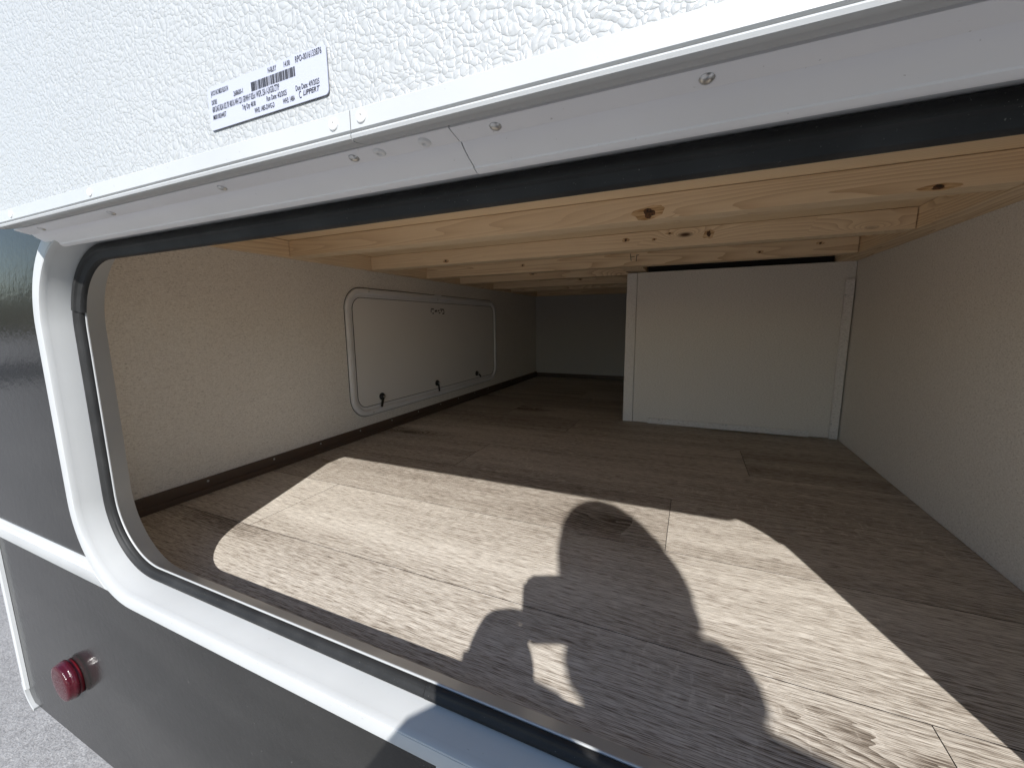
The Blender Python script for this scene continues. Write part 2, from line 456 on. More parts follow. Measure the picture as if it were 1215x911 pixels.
# a far belt of trees that only the glossy wall shows, as a blurred dark band on its horizon
V = []; F = []
rt = random.Random(3)
for i in range(5200):
    y = rt.uniform(-110, 60); hgt = 4.3 + 1.6 * math.sin(y * 0.21) + 1.2 * math.sin(y * 0.53 + 1)
    z = GZ + hgt * rt.random() ** 0.8; x = -62 - rt.uniform(0, 5)
    a = rt.uniform(0, 6.28); s = rt.uniform(0.35, 0.8)
    u = Vector((rt.uniform(-1, 1), rt.uniform(-1, 1), rt.uniform(-1, 1))).normalized(); q = u.orthogonal().normalized()
    k = len(V); cc = Vector((x, y, z))
    V += [cc + u * s, cc + q * s, cc - u * s, cc - q * s]; F.append((k, k + 1, k + 2, k + 3))
tag(obj('tree_belt', V, F, 'foliage'), 'far dark belt of trees mirrored in the glossy wall', 'trees', kind='stuff')

# ------------------------------------------------------------------ the compartment
XL, XR, YB, ZC, ZD = -0.885, 0.392, 2.37, 0.489, 0.527
WY, WI = 0.204, 0.2505               # outer and inner face of the outer wall
OX0, OX1, OZ0, OZ1, OR = -0.644, 0.3275, 0.0414, 0.423, 0.092     # opening at the frame's inner edge

# floor and its planks
floor = tag(box('floor', (-0.94, 0.2535, -0.05), (0.44, 2.44, -0.0035), 'void_black'), kind='structure')
def plank(x0, x1, y0, y1):
    g = 0.00045; gy = 0.0005
    b = box_bm((-(x1 - x0) / 2 + g, -(y1 - y0) / 2 + gy, -0.0034), ((x1 - x0) / 2 - g, (y1 - y0) / 2 - gy, 0.0), 0.0)
    o = from_bm('plank', b, 'oak', floor, loc=((x0 + x1) / 2, (y0 + y1) / 2, 0))
    o.data.materials.append(MAT['plank_edge'])
    for p in o.data.polygons: p.material_index = 0 if p.normal.z > 0.5 else 1
seams = {0: [0.20], 1: [-0.669], 2: [-0.02], 3: [-0.503], 4: [0.13], 5: [-0.342], 6: [-0.62], 7: [-0.10], 8: [-0.45], 9: [0.05], 10: [-0.7], 11: [-0.3]}
for i in range(12):
    y0 = 0.217 + 0.19 * i; y1 = y0 + 0.19
    y0 = max(y0, 0.2535); y1 = min(y1, YB)
    if y1 - y0 < 0.01: continue
    xs = [-0.878] + seams[i] + [XR - 0.0005]
    for a, b_ in zip(xs, xs[1:]): plank(a, b_, y0, y1)

# walls
left_wall = tag(box('left_wall', (-0.94, WI, -0.25), (XL, 2.43, 1.15), 'linen'), kind='structure')
right_wall = tag(box('right_wall', (XR, WI + 0.003, -0.05), (XR + 0.04, 2.43, ZD), 'linen'), kind='structure')
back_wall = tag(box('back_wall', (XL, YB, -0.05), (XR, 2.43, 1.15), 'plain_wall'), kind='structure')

# baseboards
bb = box('baseboard', (XL, 0.2535, 0.0), (XL + 0.006, YB, 0.031), 'dark_baseboard', left_wall, 0.001)
box('baseboard_shoe', (XL + 0.006, 0.2535, 0.0), (XL + 0.0105, YB - 0.007, 0.012), 'dark_baseboard', left_wall, 0.001)
for k in range(14):
    place('screw', tiny_me, (XL + 0.0061, 0.469 + 0.137 * k + rt.uniform(-.006, .006), 0.0245), (1, 0, 0), bb)
box('baseboard', (XL + 0.006, YB - 0.006, 0.0), (-0.2, YB, 0.025), 'dark_baseboard', back_wall, 0.001)

# partition
part = tag(empty('partition', (0.09, 1.387, 0)), 'pale linen textured panel closing off the far right of the compartment', 'partition')
def pbox(nm, lo, hi, mat, bev=0.0015):
    o = box(nm, lo, hi, mat, None, bev); o.location = (0, 0, 0); return reparent(o, part)
pbox('board', (-0.170, 1.387, 0.001), (XR - 0.0005, 1.402, 0.489), 'linen')
pbox('edge_post', (-0.202, 1.382, 0.001), (-0.1705, 1.416, 0.4885), 'linen_pale', 0.002)
pbox('return_panel', (-0.2005, 1.4165, 0.001), (-0.186, YB - 0.001, 0.4885), 'linen_pale')
pbox('base_strip', (-0.12, 1.3765, 0.0012), (0.321, 1.3868, 0.0185), 'linen_pale', 0.001)
pbox('corner_strip', (0.3685, 1.376, 0.0012), (0.389, 1.3868, 0.442), 'linen_pale', 0.002)
for (sx, sz) in ((-0.085, 0.0165), (0.11, 0.0165)):
    place('screw', tiny_me, (sx, 1.3766, sz), (0, -1, 0), part)
for sz in (0.045, 0.40):
    place('screw', tiny_me, (0.3705, 1.376, sz), (0, -1, 0), part)

# bunk platform overhead: deck, ledgers, joists
bunk = tag(empty('bunk_platform', (-0.24, 1.3, ZC)), 'raw pine bunk platform with joists and ledgers overhead inside the compartment', 'platform')
dk = box('deck', (-0.94, WI + 0.004, ZD), (XR + 0.04, 2.43, ZD + 0.014), 'pine_pale', None); reparent(dk, bunk)
def beam(nm, x0, x1, y0, y1, z0, z1, axis='x', skew=0.0):
    L = (x1 - x0) if axis == 'x' else (y1 - y0); W = (y1 - y0) if axis == 'x' else (x1 - x0)
    b = box_bm((-L / 2, -W / 2, -(z1 - z0) / 2), (L / 2, W / 2, (z1 - z0) / 2), 0.0012, 2)
    o = from_bm(nm, b, 'pine', None, loc=((x0 + x1) / 2, (y0 + y1) / 2, (z0 + z1) / 2))
    o.rotation_euler.z = skew + (math.pi / 2 if axis == 'y' else 0)
    return reparent(o, bunk)
beam('ledger', XL, -0.8655, WI + 0.004, YB, ZC, ZD - 0.0006, 'y')
beam('ledger', 0.3465, XR, WI + 0.004, YB, ZC, ZD - 0.0006, 'y')
jy = [(0.686, -0.8642, 0.3448, 0.010), (0.951, -0.8642, 0.3448, 0.012), (1.221, -0.8642, 0.3448, 0.014),
      (1.440, -0.8642, 0.3448, 0.0), (1.742, -0.8642, 0.3448, 0.0), (1.945, -0.8642, 0.3448, -0.01), (2.331, -0.8642, 0.3448, 0.0)]
joists = []
for (y, x0, x1, sk) in jy:
    joists.append(beam('joist', x0, x1, y, y + 0.037, ZC + 0.0008 + random.uniform(0, 0.0008), ZD - 0.0008, 'x', sk * 0.6))
reparent(box('slot_shade_sheet', (-0.139, 1.4030, 0.4892), (0.344, 1.4050, ZD - 0.001), 'void_black', None), bunk)  # black sheet added to paint the slot over the partition as deep shade
# short block above the partition's post
blk = beam('blocking', -0.205, -0.145, 1.2605, 1.4365, ZC + 0.003, ZD - 0.0008, 'y')

# pencil mark on the third joist
def strokes(name, segs, th, origin, ux, uz, nrm, mat, parent, off=0.0003):
    V = []; F = []
    ux, uz, nrm, origin = map(Vector, (ux, uz, nrm, origin))
    for (a, b, c, d) in segs:
        p, q = Vector((a, b)), Vector((c, d)); dr = (q - p).normalized(); pr = Vector((-dr.y, dr.x)) * th / 2
        k = len(V)
        for s in (p - pr, q - pr, q + pr, p + pr): V.append(origin + ux * s.x + uz * s.y + nrm * off)
        F.append((k, k + 1, k + 2, k + 3))
    o = obj(name, V, F, mat)
    if parent:
        mw = Matrix.Translation(parent.matrix_basis.translation + (parent.parent.matrix_basis.translation if parent.parent else Vector())) @ parent.matrix_basis.to_3x3().to_4x4()
        o.parent = parent; o.matrix_basis = mw.inverted()
    return o

# ------------------------------------------------------------------ outer wall
side = tag(empty('side_wall', (-0.2, WY, -0.255)), 'glossy dark grey trailer wall around the open hatch', 'wall')
def ring_wall(nm, x0, x1, z0, z1, hole, y0, y1, mat, parent):
    P = [(a, b) for (a, b, _, _) in hole]
    cx, cz = sum(p[0] for p in P) / len(P), sum(p[1] for p in P) / len(P)
    def outer(p):
        dx, dz = p[0] - cx, p[1] - cz
        s = min(((x1 - cx) / dx if dx > 1e-9 else (x0 - cx) / dx if dx < -1e-9 else 1e9),
                ((z1 - cz) / dz if dz > 1e-9 else (z0 - cz) / dz if dz < -1e-9 else 1e9))
        return (cx + dx * s, cz + dz * s)
    Q = [outer(p) for p in P]
    # push the nearest ring point into each outer corner
    for cxy in ((x0, z0), (x1, z0), (x0, z1), (x1, z1)):
        i = min(range(len(Q)), key=lambda k: (Q[k][0] - cxy[0]) ** 2 + (Q[k][1] - cxy[1]) ** 2); Q[i] = cxy
    n = len(P); V = []; F = []
    for y in (y0, y1):
        V += [(p[0], y, p[1]) for p in P] + [(q[0], y, q[1]) for q in Q]
    for i in range(n):
        k = (i + 1) % n
        F.append((i, k, n + k, n + i)); F.append((2 * n + i, 3 * n + i, 3 * n + k, 2 * n + k))
        F.append((i, 2 * n + i, 2 * n + k, k)); F.append((n + i, n + k, 3 * n + k, 3 * n + i))
    me = bpy.data.meshes.new(nm); me.from_pydata(V, [], F); me.update()
    bm = bmesh.new(); bm.from_mesh(me); bmesh.ops.recalc_face_normals(bm, faces=bm.faces); bm.to_mesh(me); bm.free()
    o = obj_me(nm, me, mat); return reparent(o, parent)
hole = rrect(OX0 - 0.008, OX1 + 0.008, OZ0 - 0.008, OZ1 + 0.008, OR + 0.008)
ring_wall('dark_panel', -0.94, 1.0, -0.255, 1.15, hole, WY, WI - 0.002, 'dark_gelcoat', side)
hole2 = rrect(OX0 - 0.0075, OX1 + 0.0075, OZ0 - 0.0075, OZ1 + 0.0075, OR + 0.0075)
ring_wall('inner_lining', XL + 0.0005, XR - 0.0005, 0.0, ZD - 0.001, hole2, WI - 0.0018, WI + 0.002, 'linen', side)
def sbox(nm, lo, hi, mat, bev=0.001):
    return reparent(box(nm, lo, hi, mat, None, bev), side)
sbox('white_graphic', (-0.153, WY - 0.0008, -0.2545), (0.99, WY - 0.0002, 0.030), 'white_panel', 0.0)
# belt trim with a raised upper bead
bt = [(WY - 0.0002, 0.034), (WY - 0.0045, 0.0345), (WY - 0.006, 0.037), (WY - 0.006, 0.0515), (WY - 0.0045, 0.0528), (WY - 0.0052, 0.0545), (WY - 0.0040, 0.0570), (WY - 0.0015, 0.0580), (WY - 0.0015, 0.0605), (WY - 0.0002, 0.0610)]
btrim = extrude_x('belt_trim', bt, -0.9385, -0.646, 'white_trim', None)
for v_ in btrim.data.vertices:
    if v_.co.x > -0.8:
        v_.co.x = OX0 + OR - math.sqrt((OR + 0.0163) ** 2 - (v_.co.z - OZ0 - OR) ** 2)
reparent(btrim, side)
# corner mouldings: dark above the belt, white below
def moulding(nm, z0, z1, mat):
    prof = [(-0.9445, WY + 0.02), (-0.9445, WY - 0.002), (-0.9425, WY - 0.0048), (-0.938, WY - 0.0052), (-0.9345, WY - 0.004), (-0.933, WY - 0.0003), (-0.9402, WY - 0.0003), (-0.9402, WY + 0.02)]
    n = len(prof); V = [(x, y, z) for z in (z0, z1) for (x, y) in prof]
    F = [(j, (j + 1) % n, n + (j + 1) % n, n + j) for j in range(n)] + [tuple(range(n)), tuple(n + j for j in reversed(range(n)))]
    me = bpy.data.meshes.new(nm); me.from_pydata(V, [], F); me.update()
    bm = bmesh.new(); bm.from_mesh(me); bmesh.ops.recalc_face_normals(bm, faces=bm.faces); bm.to_mesh(me); bm.free()
    return reparent(obj_me(nm, me, mat), side)
moulding('corner_moulding', 0.0335, 1.15, 'black_plastic')
moulding('corner_moulding', -0.232, 0.0325, 'white_trim')
# the moulding's bent tail under the wall's bottom corner
tail = []
for i in range(10):
    a = i / 9
    tail.append(Vector((-0.944 + 0.030 * (1 - math.cos(a * 1.45)), WY - 0.0045, -0.222 - 0.040 * math.sin(a * 1.35))))
V = []; F = []
for i, p in enumerate(tail):
    d = (tail[min(i + 1, 9)] - tail[max(i - 1, 0)]).normalized(); nn = Vector((-d.z, 0, d.x)) * 0.0028
    for s, yy in ((-1, 0), (1, 0), (1, 0.012), (-1, 0.012)): V.append(p + nn * s + Vector((0, yy, 0)))
    if i:
        k = (i - 1) * 4
        for j in range(4): F.append((k + j, k + (j + 1) % 4, k + 4 + (j + 1) % 4, k + 4 + j))
F += [(0, 3, 2, 1), (36, 37, 38, 39)]
reparent(obj('moulding_tail', V, F, 'white_trim'), side)

# ------------------------------------------------------------------ marker lamp
LX, LZ = -0.748, -0.137
lamp = tag(empty('marker_lamp', (LX, WY, LZ)), 'round red marker lamp low on the dark wall near its corner', 'lamp')
lb = lathe_me([(0.0245, 0.0002), (0.0245, 0.004), (0.0238, 0.0050), (0.0225, 0.0052)], 32); lb.materials.append(MAT['lamp_base'])
place('lamp_base', lb, (LX, WY, LZ), (0, -1, 0), lamp)
ll = lathe_me([(0.0262, 0.0048), (0.0266, 0.0056), (0.0266, 0.0100), (0.0259, 0.0106), (0.0255, 0.0112), (0.0252, 0.0145), (0.0243, 0.0160), (0.0205, 0.0168), (0.012, 0.0174), (0.004, 0.0176)], 32); ll.materials.append(MAT['red_lens'])
place('lens', ll, (LX, WY, LZ), (0, -1, 0), lamp)

# ------------------------------------------------------------------ hatch frame with its seal
frame = tag(empty('hatch_surround', (-0.158, WY, OZ0)), 'white rounded frame with black rubber seal around the storage opening', 'frame')
path = rrect(OX0, OX1, OZ0, OZ1, OR, 18)
def fsweep(nm, prof, mat, p=path, closed=True, cp=False, cap=False):
    return reparent(sweep(nm, p, prof, mat, None, 'y', closed, cp, True, cap), frame)
fsweep('flange', [(0.0160, WY - 0.0001), (0.0160, WY - 0.0044), (0.0152, WY - 0.0054), (0.0135, WY - 0.0058), (0.0044, WY - 0.0046), (0.0036, WY - 0.0034),
                  (0.0031, WY - 0.0046), (0.0022, WY - 0.0054), (0.0012, WY - 0.0052), (0.0004, WY - 0.0036), (-0.0002, WY + 0.0006)], 'white_trim')
fsweep('recess_band', [(-0.0002, WY + 0.0006), (-0.0010, WY + 0.0050), (-0.0040, 0.2225), (-0.0042, 0.2285)], 'white_trim')
fsweep('reveal', [(-0.0042, 0.2285), (-0.0150, 0.2290), (-0.0154, 0.2296), (-0.0153, 0.2306), (-0.0138, 0.2312), (-0.0124, 0.2326), (-0.0006, 0.2508), (0.0004, 0.2518), (0.0030, 0.2524), (0.026, 0.2528)], 'white_trim')
seal_prof = [(-0.0042, 0.2284), (-0.0043, 0.2250), (-0.0052, 0.2225), (-0.0072, 0.2212), (-0.0095, 0.2214), (-0.0110, 0.2232), (-0.0120, 0.2240), (-0.0136, 0.2243), (-0.0147, 0.2258), (-0.0148, 0.2284)]
big_prof = [(t_ * 1.0 - (0.0050 if i in (6, 7, 8, 9) else 0.002 if i in (4, 5) else 0), d - (0.0008 if 1 < i < 9 else 0)) for i, (t_, d) in enumerate(seal_prof)]
# path order: bottom-right corner, top-right, top-left, bottom-left; 19 points each. three lengths of seal
N = 19
def between(p, q, n=2): return [tuple(a + (b - a) * k / n for a, b in zip(p, q)) for k in range(1, n)]
top_seg = path[N + 2:3 * N - 3]
fsweep('seal', big_prof, 'rubber', top_seg, False, True, True)
xj = -0.176
joint = (xj, OZ0, 0.0, -1.0)
lsd = path[3 * N - 4:4 * N] + [joint]
fsweep('seal', seal_prof, 'rubber', lsd, False, True, True)
rsd = [(xj + 0.0005, OZ0, 0.0, -1.0)] + path[0:N + 3]
fsweep('seal', [(a * 1.02, d - 0.0003) for a, d in seal_prof], 'rubber', rsd, False, True, True)
# screws through the frame's head
for sx in (-0.541, -0.468, -0.373, -0.269, -0.17, -0.14, -0.056, 0.042, 0.15, 0.25):
    place('screw', pan_me, (sx, 0.2085, OZ1 - 0.0004), (0, 0.15, -1), frame)

# ------------------------------------------------------------------ hatch door folded up above the opening
DX0, DX1, DZ0, DZ1, DR, DY = -0.612, 0.308, 0.4235, 0.793, 0.030, 0.1645
hatch = tag(empty('storage_hatch', (-0.152, 0.19, DZ0)), 'white storage hatch folded up over the opening, pebbled face with a sticker', 'hatch')
dpath = rrect(DX0, DX1, DZ0, DZ1, DR, 10)
inner = [(a - na * 0.010, b - nb * 0.010) for (a, b, na, nb) in dpath]
n = len(inner)
V = [(a, DY + 0.0010, b) for a, b in inner] + [(a, 0.1872, b) for a, b in inner]
F = [tuple(range(n)), tuple(n + i for i in reversed(range(n)))] + [(i, (i + 1) % n, n + (i + 1) % n, n + i) for i in range(n)]
me = bpy.data.meshes.new('panel'); me.from_pydata(V, [], F); me.update()
bm = bmesh.new(); bm.from_mesh(me); bmesh.ops.recalc_face_normals(bm, faces=bm.faces); bm.to_mesh(me); bm.free()
reparent(obj_me('panel', me, 'pebbled'), hatch)
V = [(a - na * 0.004, 0.1876, b - nb * 0.004) for a, b, na, nb in dpath] + [(a - na * 0.004, 0.1892, b - nb * 0.004) for a, b, na, nb in dpath]
me = bpy.data.meshes.new('outer_skin'); me.from_pydata(V, [], F); me.update()
bm = bmesh.new(); bm.from_mesh(me); bmesh.ops.recalc_face_normals(bm, faces=bm.faces); bm.to_mesh(me); bm.free()
reparent(obj_me('outer_skin', me, 'dark_gelcoat'), hatch)
tprof = [(-0.0138, DY + 0.0009), (-0.0138, DY - 0.0005), (-0.0132, DY - 0.0010), (-0.0046, DY - 0.0010), (-0.0042, DY - 0.0006), (-0.0040, DY + 0.0008), (-0.0033, DY + 0.0008),
         (-0.0031, DY - 0.0008), (-0.0022, DY - 0.0014), (-0.0008, DY - 0.0008), (0.0, DY + 0.0012), (-0.0002, DY + 0.0030), (-0.0019, DY + 0.0098), (-0.0023, DY + 0.0101), (-0.0090, DY + 0.0103), (-0.0095, 0.1872)]
# two lengths of trim butted at x = -0.157
K = 11
seam_x = -0.157
br, tr, tl, bl = dpath[0:K], dpath[K:2 * K], dpath[2 * K:3 * K], dpath[3 * K:4 * K]
for nm, p in (('edge_trim', [(0.05, DZ1, 0.0, 1.0)] + tl + bl + [(seam_x - 0.0003, DZ0, 0.0, -1.0)]), ('edge_trim', [(seam_x + 0.0003, DZ0, 0.0, -1.0)] + br + tr + [(0.0508, DZ1, 0.0, 1.0)])):
    reparent(sweep(nm, p, tprof, 'white_trim', None, 'y', False, True, True, True), hatch)
for (rx, rz) in ((-0.411, 0.4323), (-0.168, 0.4325), (-0.150, 0.4327), (0.10, 0.4325), (0.22, 0.4325), (-0.55, 0.4323)):
    place('rivet', rivet_me, (rx, DY - 0.0010, rz), (0, -1, 0), hatch, random.uniform(0, 3))
# hinge leaf: flat strip with screws, then a cove down to the frame
hp = [(0.1790, 0.4270), (0.1796, 0.4266), (0.1892, 0.4245), (0.1894, 0.4258), (0.1904, 0.4250), (0.1930, 0.4226), (0.1965, 0.4205), (0.2005, 0.4185), (0.2028, 0.4174), (0.2032, 0.4166), (0.2064, 0.4152), (0.2082, 0.4152), (0.2086, 0.4168),
      (0.2070, 0.4182), (0.2036, 0.4196), (0.2002, 0.4205), (0.1970, 0.4225), (0.1940, 0.4245), (0.1915, 0.4268), (0.1885, 0.4285), (0.1800, 0.4330), (0.1790, 0.4330)]
hinges = [reparent(extrude_x('hinge', hp, -0.602, -0.1115, 'white_trim_shaded', None), hatch),
          reparent(extrude_x('hinge', [(y + 0.0002, z - 0.0002) for y, z in hp], -0.1108, 0.300, 'white_trim_shaded', None), hatch)]
for i, sx in enumerate((-0.561, -0.435, -0.292, -0.176, -0.158, -0.129, -0.089, 0.0, 0.12, 0.24)):
    hg = hinges[0] if sx < -0.111 else hinges[1]
    o = place('screw', panw_me if i in (4, 5) else pan_me, (sx, 0.1845, 0.42605), (0, -0.2, -1), None)
    o.parent = hg; o.location = Vector(o.location) - Vector(hatch.location) - Vector(hg.location)

# sticker on the pebbled face
SY = DY - 0.0001
sx0, sx1, sz0, sz1 = -0.2645, -0.1705, 0.4475, 0.4700
sp = rrect(sx0, sx1, sz0, sz1, 0.0022, 5)
n = len(sp)
V = [(a, SY, b) for a, b, _, _ in sp] + [(a, SY + 0.0005, b) for a, b, _, _ in sp]
F = [tuple(range(n)), tuple(n + i for i in reversed(range(n)))] + [(i, (i + 1) % n, n + (i + 1) % n, n + i) for i in range(n)]
me = bpy.data.meshes.new('sticker'); me.from_pydata(V, [], F); me.update()
bm = bmesh.new(); bm.from_mesh(me); bmesh.ops.recalc_face_normals(bm, faces=bm.faces); bm.to_mesh(me); bm.free()
sticker = reparent(obj_me('sticker', me, 'sticker_paper'), hatch)
tag(sticker, 'pale shipping sticker with barcode and small black print')
def lettering(txt, x, z, h, sxq, parent, mat='ink', italic=0.0, bold=0.00004):
    cu = bpy.data.curves.new('lettering', 'FONT'); cu.body = txt; cu.size = h * 1.38; cu.shear = italic; cu.offset = bold; cu.resolution_u = 2
    tmp = bpy.data.objects.new('lettering', cu); COL.objects.link(tmp)
    me = bpy.data.meshes.new_from_object(tmp.evaluated_get(bpy.context.evaluated_depsgraph_get()))
    bpy.data.objects.remove(tmp); bpy.data.curves.remove(cu)
    for v in me.vertices:
        v.co = Vector((x + v.co.x * sxq, SY - 0.00015, z + v.co.y))
    me.materials.clear()
    o = obj_me('lettering', me, mat)
    o.parent = parent; o.location = -Vector(hatch.location) - Vector(parent.location)
    return o
bpy.context.view_layer.update()
W_ = sx1 - sx0
H_ = sz1 - sz0
def T(txt, fx, fz, h=0.0026, wfrac=None, **kw):
    o = lettering(txt, 0, 0, h, 1.0, sticker, **kw)
    xs = [v.co.x for v in o.data.vertices]; x_0, x_1 = min(xs), max(xs)
    sc = (wfrac * W_) / (x_1 - x_0) if wfrac else 0.55
    for v in o.data.vertices: v.co.x = sx0 + fx * W_ + (v.co.x - x_0) * sc; v.co.z += sz0 + fz * H_
T('JAYCO INC MIDD BLDG IN', 0.035, 0.795, 0.0026, 0.165)
T('D07303', 0.035, 0.585, 0.0026, 0.05)
T('268600-1', 0.245, 0.615, 0.0026, 0.085)
T('N-BLRY', 0.555, 0.835, 0.0026, 0.07)
T('14.00', 0.685, 0.835, 0.0026, 0.048)
T('RPO-0016133876', 0.775, 0.835, 0.0030, 0.195)
T('600 DAG RDA 032 7K 40X16 WH CD1 GRWH F 025x1 WGPL 25A 1-LRG5B ZTYP', 0.035, 0.41, 0.0032, 0.60)
T('M0010034457', 0.035, 0.235, 0.0027, 0.125)
T('Trlg Qty: 48.00', 0.31, 0.25, 0.0026, 0.12)
T('Run Date: 4/2/2025', 0.525, 0.255, 0.0026, 0.165)
T('Due Date: 4/9/2025', 0.762, 0.265, 0.0026, 0.178)
T('WHS: 1485-DWG-D', 0.415, 0.085, 0.0026, 0.17)
T('WHS: 148A', 0.655, 0.085, 0.0026, 0.095)
T('LIPPERT', 0.815, 0.125, 0.0024, 0.125, italic=0.25, bold=0.00006)
V = []; F = []
def q2(x0, x1, z0, z1):
    k = len(V)
    for x, z in ((x0, z0), (x1, z0), (x1, z1), (x0, z1)): V.append((x, SY - 0.00015, z))
    F.append((k, k + 1, k + 2, k + 3))
x = sx0 + 0.405 * W_; rb = random.Random(12)
while x < sx0 + 0.765 * W_:
    wb = rb.choice((0.0002, 0.0002, 0.00042, 0.00062)); q2(x, x + wb, sz0 + 0.575 * H_, sz0 + 0.775 * H_); x += wb + rb.choice((0.00018, 0.00018, 0.0004))
o = obj('barcode', V, F, 'ink'); o.parent = sticker; o.location = -Vector(hatch.location) - Vector(sticker.location)
# maker's small round emblem before the word
V = []; F = []
ex, ez, er = sx0 + 0.795 * W_, sz0 + 0.165 * H_, 0.0014
for i in range(13):
    a = math.radians(60 + 250 * i / 12)
    for r_ in (er, er - 0.00042): V.append((ex + r_ * math.cos(a) * 0.8, SY - 0.00015, ez + r_ * math.sin(a) * 1.25))
for i in range(12): F.append((2 * i, 2 * i + 2, 2 * i + 3, 2 * i + 1))
o = obj('emblem', V, F, 'ink'); o.parent = sticker; o.location = -Vector(hatch.location) - Vector(sticker.location)

# ------------------------------------------------------------------ second baggage door, seen from inside in the left wall
bd = tag(empty('baggage_door', (XL, 1.32, 0.06)), 'closed pale baggage door with rounded corners and black latches in the left wall', 'baggage door')
BY0, BY1, BZ0, BZ1, BR = 0.854, 1.797, 0.061, 0.437, 0.062
bpath = rrect(BY0, BY1, BZ0, BZ1, BR, 12)
def bsweep(nm, prof, mat): return reparent(sweep(nm, bpath, prof, mat, None, 'x'), bd)
bsweep('door_frame', [(0.0, XL + 0.0004), (-0.0006, XL + 0.0060), (-0.003, XL + 0.0078), (-0.013, XL + 0.0080), (-0.015, XL + 0.0074), (-0.0185, XL + 0.0020), (-0.026, XL + 0.0016), (-0.0262, XL + 0.0006)], 'white_trim_shaded')
bsweep('cutout_edge', [(0.0022, XL + 0.0005), (0.0021, XL + 0.0010), (0.0004, XL + 0.0010), (0.0003, XL + 0.0005)], 'void_black')
bsweep('door_gasket', [(-0.0262, XL + 0.0006), (-0.0264, XL + 0.0024), (-0.0276, XL + 0.0025), (-0.0280, XL + 0.0008)], 'rubber')
pin = [(a - na * 0.0278, b - nb * 0.0278) for a, b, na, nb in bpath]; n = len(pin)
V = [(XL + 0.0018, a, b) for a, b in pin] + [(XL + 0.0002, a, b) for a, b in pin]
F = [tuple(range(n)), tuple(n + i for i in reversed(range(n)))] + [(i, (i + 1) % n, n + (i + 1) % n, n + i) for i in range(n)]
me = bpy.data.meshes.new('door_panel'); me.from_pydata(V, [], F); me.update()
bm = bmesh.new(); bm.from_mesh(me); bmesh.ops.recalc_face_normals(bm, faces=bm.faces); bm.to_mesh(me); bm.free()
bpanel = reparent(obj_me('door_panel', me, 'door_skin'), bd)
nut = lathe_me([(0.0112, 0.0), (0.0112, 0.0030), (0.0092, 0.0044), (0.0070, 0.0046), (0.0070, 0.0090), (0.0050, 0.0100), (0.002, 0.0102)], 20); nut.materials.append(MAT['black_plastic'])
bolt = lathe_me([(0.0042, 0.0), (0.0042, 0.0022), (0.0030, 0.0030), (0.001, 0.0032)], 6); bolt.materials.append(MAT['screw_zinc'])
for (ly, ang) in ((0.980, -18), (1.284, 8), (1.597, 60)):
    lt = place('latch', nut, (XL + 0.0018, ly, 0.1095), (1, 0, 0), bd)
    lev = from_bm('lever', box_bm((-0.0042, -0.033, 0.0055), (0.0042, 0.004, 0.0088), 0.0015), 'black_plastic')
    lev.parent = lt; 
    q = lt.rotation_quaternion.copy()
    dirv = Vector((0, math.sin(math.radians(ang)), -math.cos(math.radians(ang))))
    loc = q.inverted() @ dirv
    lev.rotation_euler = (0, 0, math.atan2(-loc.y, -loc.x) - math.pi / 2)
    bl_ = bpy.data.objects.new('bolt', bolt); COL.objects.link(bl_); bl_.parent = lt; bl_.location = (0, 0, 0.0100)
place('screw', pan_me, (XL + 0.0079, 1.300, 0.4215), (1, 0, 0), bd)
place('screw', tiny_me, (XL + 0.0080, 0.945, 0.4290), (1, 0, 0), bd)
place('screw', tiny_me, (XL + 0.0080, 0.935, 0.0690), (1, 0, 0), bd)
place('screw', tiny_me, (XL + 0.0080, 1.788, 0.30), (1, 0, 0), bd)
place('screw', tiny_me, (XL + 0.0080, 1.788, 0.18), (1, 0, 0), bd)
reparent(box('clip', (XL + 0.004, 1.285, 0.4335), (XL + 0.0105, 1.322, 0.4395), 'screw_white', None, 0.001), bd)
segs = [(-0.034, 0.004, -0.034, -0.004), (-0.034, 0.006, -0.020, 0.006), (-0.028, -0.006, -0.020, -0.006), (-0.014, 0.003, -0.014, -0.003), (-0.014, 0.0, -0.006, 0.003), (-0.006, 0.003, -0.006, -0.003),
        (-0.001, 0.001, 0.008, 0.003), (0.004, -0.004, 0.012, -0.004), (0.012, 0.006, 0.030, 0.006), (0.030, 0.006, 0.032, -0.006), (0.032, -0.006, 0.022, -0.006), (0.015, 0.002, 0.022, 0.0)]
st = strokes('marking', [tuple(1.3 * q for q in sg) for sg in segs], 0.0042, (XL + 0.0018, 1.307, 0.379), (0, 1, 0), (0, 0, 1), (1, 0, 0), 'ink', None, 0.0004)
st.parent = bpanel; st.location = -Vector(bd.location) - Vector(bpanel.location)

# pencil H on the third joist
bpy.context.view_layer.update()
j3 = joists[2]
yy = j3.location.y + bunk.location.y - 0.0185 - 0.0004
mk = strokes('pencil_mark', [(-0.012, 0.012, -0.009, -0.008), (-0.010, 0.002, 0.000, 0.003), (0.006, 0.008, 0.005, -0.010), (0.006, 0.006, 0.012, 0.007)], 0.0016,
             (-0.160, 1.2206, 0.512), (1, 0, 0), (0, 0, 1), (0, -1, 0), 'ink', None, 0.0)
mk.parent = j3; mk.matrix_parent_inverse = j3.matrix_world.inverted()

